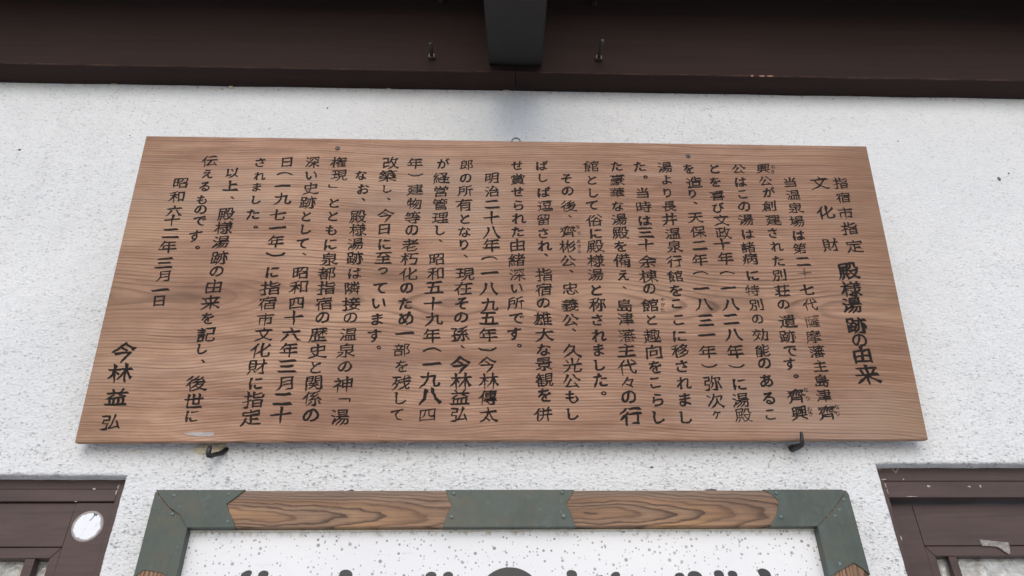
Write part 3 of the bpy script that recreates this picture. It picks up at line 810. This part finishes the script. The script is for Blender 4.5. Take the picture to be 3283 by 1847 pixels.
# ---------------------------------------------------------------- iron hooks
tube("iron_hook", [(-0.549, D + 0.012, 0.592), (-0.5535, D - 0.001, 0.584), (-0.5565, 1.508, 0.577), (-0.561, 1.502, 0.5715), (-0.567, 1.493, 0.566), (-0.572, 1.486, 0.5605),
                   (-0.5750, 1.4830, 0.5600), (-0.5762, 1.4815, 0.5650), (-0.5758, 1.4815, 0.572), (-0.5752, 1.4820, 0.5795)],
     [0.0052, .0052, .0050, .0050, .0048, .0048, .0050, .0054, .0052, .0044], 'iron', label="bent black iron hook in a broken plaster patch below the board's left end", cat="hook", group="iron hooks under the board")
tube("iron_hook", [(0.662, D + 0.012, 0.590), (0.662, D - 0.002, 0.588), (0.6635, 1.495, 0.5835), (0.6640, 1.480, 0.580), (0.6645, 1.469, 0.579), (0.6648, 1.4640, 0.5815), (0.6652, 1.4625, 0.588), (0.666, 1.4605, 0.598), (0.6663, 1.4600, 0.6040)],
     [0.0085, .0080, .0070, .0060, .0052, .0046, .0040, .0036, .0028], 'iron', label="black iron hook gripping the board's bottom edge near its right end", cat="hook", group="iron hooks under the board")

# ---------------------------------------------------------------- copper-cornered sign below
F = D - 0.050
fs = empty("framed_sign", (0.04, F, -0.30), "white sign in a cedar frame with green copper fittings, below the inscription board", "sign")
XL, XR, ZT, XLi, XRi, ZTi = -0.6538, 0.7330, 0.4800, -0.5780, 0.6560, 0.4085
ZB, ZBi = -0.42, -0.348
def frame_bar(name, pts, mat): return prism(name, pts, F, D - 0.001, mat, fs, bevel=0.0015)
frame_bar("top_rail", [(XL, ZT), (0.04, ZT), (0.04, ZTi), (XLi, ZTi)], 'wood_l')
frame_bar("top_rail", [(0.0405, ZT), (XR, ZT), (XRi, ZTi), (0.0405, ZTi)], 'wood_r')
frame_bar("stile", [(XL, ZT - 0.0006), (XLi, ZTi - 0.0006), (XLi, ZBi), (XL, ZB)], 'wood_v')
frame_bar("stile", [(XR, ZT - 0.0006), (XRi, ZTi - 0.0006), (XRi, ZBi), (XR, ZB)], 'wood_v')
frame_bar("bottom_rail", [(XL, ZB - 0.0004), (XLi, ZBi - 0.0004), (XRi, ZBi - 0.0004), (XR, ZB - 0.0004)], 'wood_l')
E_ = 0.0013
def plate(pts, proud=0.0015): return prism("copper_plate", pts, F - proud, D - 0.0005, 'copper', fs, bevel=0.0008)
pl1 = plate([(XL - E_, ZT + E_), (-0.4795, ZT + E_), (-0.494, 0.467), (-0.5105, 0.4530), (-0.502, 0.435), (-0.4900, 0.418), (-0.4863, ZTi - E_), (XLi + 0.0005, ZTi - E_), (-0.596, 0.432), (-0.618, 0.445), (-0.640, 0.466)], 0.0030)
pl2 = plate([(XL - E_, ZT - 0.002), (-0.641, 0.4645), (-0.619, 0.4435), (-0.597, 0.4305), (XLi + E_, ZTi - 0.0015), (XLi + E_, 0.309), (-0.605, 0.3245), (-0.6391, 0.3298), (-0.650, 0.320), (XL - E_, 0.306)])
pl3 = plate([(-0.0830, ZT + E_), (0.1765, ZT + E_), (0.168, 0.467), (0.1574, 0.4527), (0.167, 0.433), (0.1745, ZTi - E_), (-0.0859, ZTi - E_), (-0.079, 0.430), (-0.0699, 0.4487), (-0.0765, 0.465)])
pl4 = plate([(0.5600, ZT + E_), (0.722, ZT + E_), (0.7325, ZT - 0.003), (0.7180, 0.464), (0.697, 0.443), (0.676, 0.424), (XRi - 0.0005, ZTi - E_), (0.5601, ZTi - E_), (0.5780, 0.432), (0.5880, 0.4570), (0.579, 0.469)])
pl5 = plate([(XR + E_, 0.470), (0.7325, 0.4745), (0.7290, 0.4765), (0.7195, 0.4635), (0.6985, 0.4425), (0.6775, 0.4225), (XRi - E_, ZTi - 0.0015), (XRi - E_, 0.311), (0.672, 0.320), (0.7086, 0.3368), (0.722, 0.327), (XR + E_, 0.315)], 0.0030)
for p, u, v, r in [(pl1, -0.6167, 0.4695, .0042), (pl1, -0.6106, 0.4335, .0034), (pl1, -0.5105, 0.4729, .0034), (pl1, -0.502, 0.4186, .0034),
                   (pl3, -0.0661, 0.4736, .0036), (pl3, -0.0692, 0.4268, .0034), (pl3, 0.151, 0.4753, .0034), (pl3, 0.1518, 0.4281, .0046),
                   (pl4, 0.5863, 0.4777 - .004, .0036), (pl4, 0.5856, 0.4258, .0044), (pl5, 0.7211, 0.4603, .0040), (pl5, 0.6950, 0.4270, .0034),
                   (pl5, 0.7070, 0.4390, .0034), (pl5, 0.681, 0.3348, .0038)]:
    bm = bmesh.new()
    bmesh.ops.create_uvsphere(bm, u_segments=16, v_segments=8, radius=r)
    bmesh.ops.scale(bm, vec=(1, 0.4, 1), verts=bm.verts)
    bmesh.ops.translate(bm, verts=bm.verts, vec=Vector((u, F - 0.0028, v)) - fs.location)
    bm_obj("rivet", bm, 'rivet', p, smooth=True, world=False)
box("panel", XLi + 0.0004, XRi - 0.0004, D - 0.030, D - 0.004, ZBi, ZTi - 0.0004, 'panel', fs, bevel=0)
box("bead", XLi + 0.001, XRi - 0.001, D - 0.0345, D - 0.0305, ZTi - 0.0045, ZTi - 0.0006, 'cream', fs, bevel=0.0008)
for i, (x, rx, rz) in enumerate([(0.455, .013, .005), (-0.272, .006, .003), (0.10, .003, .002)]):
    prism("nest_debris", blob_pts(x, 0.4815, rx, rz, seed=200 + i, jit=.35), F + 0.006, F + 0.020, 'dirt', fs, bevel=0.001)
# painted characters: only their upper stroke ends are in view
PY = D - 0.0302
def stroke(x, zt, w, lean, h=0.045, flat=0.0, nm="painted_stroke"):
    pts = []
    for a in range(0, 181, 18):
        t = math.radians(a)
        pts.append((x + math.cos(t) * w / 2, zt - 0.35 * w + math.sin(t) * 0.35 * w + flat * math.cos(t) * 0.3 * w))
    pts += [(x - w / 2 * 0.9 + lean, zt - h), (x + w / 2 * 0.7 + lean, zt - h * 1.05)]
    prism(nm, pts, PY - 0.0006, PY + 0.001, 'brush', fs)
for x, zt, w, lean, fl in [(-0.4545, .3325, .020, -0.012, .5), (-0.4225, .3325, .019, -0.004, .1), (-0.2670, .3335, .025, 0.004, -.1), (-0.1055, .3290, .021, -0.004, 0.1), (-0.0730, .3288, .019, 0.003, 0.1),
                           (0.1640, .3310, .020, 0.006, -.1), (0.2480, .3272, .018, 0.0, .3), (0.3720, .3252, .019, 0.004, .1), (0.4020, .3282, .028, 0.006, -.1), (0.4490, .3295, .019, 0.004, -.1),
                           (0.4758, .3285, .018, 0.003, -.1), (0.5380, .3320, .024, 0.012, -.3)]:
    stroke(x, zt, w, lean, flat=fl)
prism("painted_stroke", [(0.2090, .3195), (0.2225, .3212), (0.2265, .3160), (0.2250, .3110), (0.2060, .3090)], PY - 0.0006, PY + 0.001, 'brush', fs)
prism("painted_disc", [(0.0448 + 0.0645 * math.cos(a), 0.2720 + 0.0645 * math.sin(a)) for a in [2 * math.pi * k / 72 for k in range(72)]], PY - 0.0006, PY + 0.001, 'brush', fs)

# ---------------------------------------------------------------- windows
G = D + 0.030
def pane(par, x0, x1, y, z0, z1):
    bm = bmesh.new(); add_box(bm, x0, x1, y, y + 0.004, z0, z1)
    bm_obj("pane", bm, 'glass', par)
# left
wl = empty("brown_window", (-1.5, G, -0.45), "brown painted window left of the framed sign, with a round white sticker on its sash", "window", "brown timber windows")
box("head", LW[0], -0.7400, G, D + 0.11, 0.5095, 0.5400, 'winpaint', wl, 0.0015)
box("head_strip", LW[0], -0.7680, G - 0.004, D + 0.11, 0.4832, 0.5088, 'winpaint', wl, 0.0015)
box("jamb", -0.7675, -0.7350, G - 0.005, D + 0.11, -0.45, 0.5190, 'winpaint', wl, 0.0015)
box("jamb", LW[0], LW[0] + 0.03, G + 0.002, D + 0.11, -0.45, 0.482, 'winpaint', wl, 0.0015)
sl = box("stile", -0.8475, -0.7682, G + 0.001, G + 0.045, -0.40, 0.4820, 'winpaint', wl, 0.0012)
sr = prism("top_rail", [(-2.32, 0.4820), (-0.8482, 0.4820), (-0.8492, 0.3940), (-2.32, 0.3940)], G + 0.003, G + 0.045, 'winpaint', wl, bevel=0.0015)
prism("bead", [(-2.32, 0.3930), (-0.8500, 0.3930), (-0.8675, 0.3722), (-2.32, 0.3722)], G + 0.005, G + 0.045, 'winpaint', wl, bevel=0.0015)
prism("bead", [(-0.8492, 0.3925), (-0.8482, -0.38), (-0.8665, -0.36), (-0.8668, 0.3715)], G + 0.0045, G + 0.045, 'winpaint', wl, bevel=0.0012)
for mx in (-0.9147, -1.25, -1.60, -1.95):
    box("muntin", mx, mx + 0.0192, G + 0.006, G + 0.024, -0.36, 0.3718, 'winpaint', wl, 0.0012)
box("bottom_rail", -2.32, -0.849, G + 0.004, G + 0.045, -0.45, -0.361, 'winpaint', wl, 0.0015)
pane(wl, -2.31, -0.852, G + 0.032, -0.37, 0.39)
# paint chips on the left window
for i, (x, z, rx, rz, yy) in enumerate([(-0.7678, 0.5125, .0014, .005, G - 0.0055), (-0.7690, 0.5020, .0013, .005, G - .0048), (-0.8165, 0.5090, .003, .0016, G - .0048), (-0.8460, 0.4828, .002, .001, G - .0045)]):
    prism("paint_chip", blob_pts(x, z, rx, rz, seed=i + 90, jit=.4), yy, yy + 0.002, 'lint', wl)
# round sticker on the left sash
bm = bmesh.new()
bmesh.ops.create_cone(bm, cap_ends=True, segments=48, radius1=0.0318, radius2=0.0305, depth=0.0016)
bmesh.ops.rotate(bm, verts=bm.verts, matrix=Matrix.Rotation(math.radians(90), 3, 'X'))
st = bm_obj("round_sticker", bm, 'sticker', label="round white reflective sticker with a worn grey rim on the left window", cat="sticker")
st.location = (-0.8096, G + 0.0002, 0.4338)
prism("crack", [(0.001, 0.0105), (0.0038, 0.0120), (0.0075, 0.0185), (0.0100, 0.0215), (0.0125, 0.0200), (0.0140, 0.0235), (0.0085, 0.0255), (0.0050, 0.0265), (0.0072, 0.0215), (0.0052, 0.0165)],
      -0.0013, 0.0, 'dirt', st, world=False)

# right
G2 = D + 0.060
wr = empty("brown_window", (1.6, G, -0.45), "brown painted window right of the framed sign, with peeling paint at its upper corner", "window", "brown timber windows")
box("head", 0.8340, RW[1], G, D + 0.11, 0.5265, 0.5650, 'winpaint', wr, 0.0012)
box("head_strip", 0.8610, RW[1], G + 0.0012, D + 0.11, 0.4908, 0.5260, 'winpaint', wr, 0.0012)
box("jamb", 0.8290, 0.8603, G - 0.002, D + 0.11, -0.45, 0.5335, 'winpaint', wr, 0.0015)
s = G2 / G
box("stile", 0.8606, 0.9235, G2, G2 + 0.035, -0.44, 0.4850, 'winpaint', wr, 0.0012)
prism("top_rail", [(0.9240, 0.4838), (RW[1], 0.4838), (RW[1], 0.3972), (0.9240, 0.3972)], G2 - 0.0008, G2 + 0.035, 'winpaint', wr, bevel=0.0012)
prism("bead", [(0.9245, 0.3962), (RW[1], 0.3962), (RW[1], 0.3760), (0.9410, 0.3760)], G2 + 0.0012, G2 + 0.035, 'winpaint', wr, bevel=0.0012)
prism("bead", [(0.9242, 0.3958), (0.9405, 0.3752), (0.9385, -0.37), (0.9230, -0.39)], G2 + 0.0010, G2 + 0.035, 'winpaint', wr, bevel=0.0012)
for mx in (0.9688, 1.32, 1.68, 2.04):
    box("muntin", mx, mx + 0.0170, G2 + 0.002, G2 + 0.016, -0.36, 0.3757, 'winpaint', wr, 0.0012)
box("bottom_rail", 0.925, RW[1], G2 + 0.001, G2 + 0.035, -0.45, -0.361, 'winpaint', wr, 0.0015)
pane(wr, 0.935, RW[1] - 0.01, G2 + 0.026, -0.37, 0.39)
prism("paint_peel", [(0.8330, 0.5605), (0.8800, 0.5612), (0.8870, 0.5600), (0.8700, 0.5590), (0.8640, 0.5560), (0.8600, 0.5500), (0.8540, 0.5520), (0.8500, 0.5455), (0.8470, 0.5470), (0.8320, 0.5440)],
      G - 0.0008, G + 0.001, 'bare', wr)
prism("paint_peel", [(0.8820, 0.5600), (0.8870, 0.5490), (0.8925, 0.5430), (0.9000, 0.5520), (0.9080, 0.5590), (0.9060, 0.5592), (0.8990, 0.5545), (0.8928, 0.5470), (0.8885, 0.5530), (0.8850, 0.5600)],
      G - 0.0008, G + 0.001, 'bare', wr)
for i, (x, z, rx, rz, yy) in enumerate([(0.8600, 0.5290, .0050, .0012, G - 0.0026), (0.8606, 0.5160, .0010, .006, G - .0026), (0.8607, 0.5030, .0009, .005, G - .0026), (0.8604, 0.4050, .0011, .005, G - .0026),
                                        (0.955, 0.5150, .004, .002, G - .0002), (1.045, 0.5140, .003, .0016, G - .0002), (1.070, 0.5150, .002, .0034, G - .0002), (0.905, 0.5300, .0012, .002, G - .0008), (0.91, 0.4925, .012, .0007, G + .0002)]):
    prism("paint_chip", blob_pts(x, z, rx, rz, seed=i + 120, jit=.4), yy, yy + 0.002, 'lint', wr)
prism("tape_scrap", [(1.0451, 0.4095), (1.055, 0.4080), (1.1055, 0.4025), (1.1050, 0.394), (1.1010, 0.3800), (1.0960, 0.3790), (1.0880, 0.3860), (1.0800, 0.3930), (1.0640, 0.3955), (1.0460, 0.3955)],
      G2 - 0.0022, G2 - 0.0009, 'cleartape', label="crinkled scrap of clear tape stuck on the right window's rail", cat="tape")
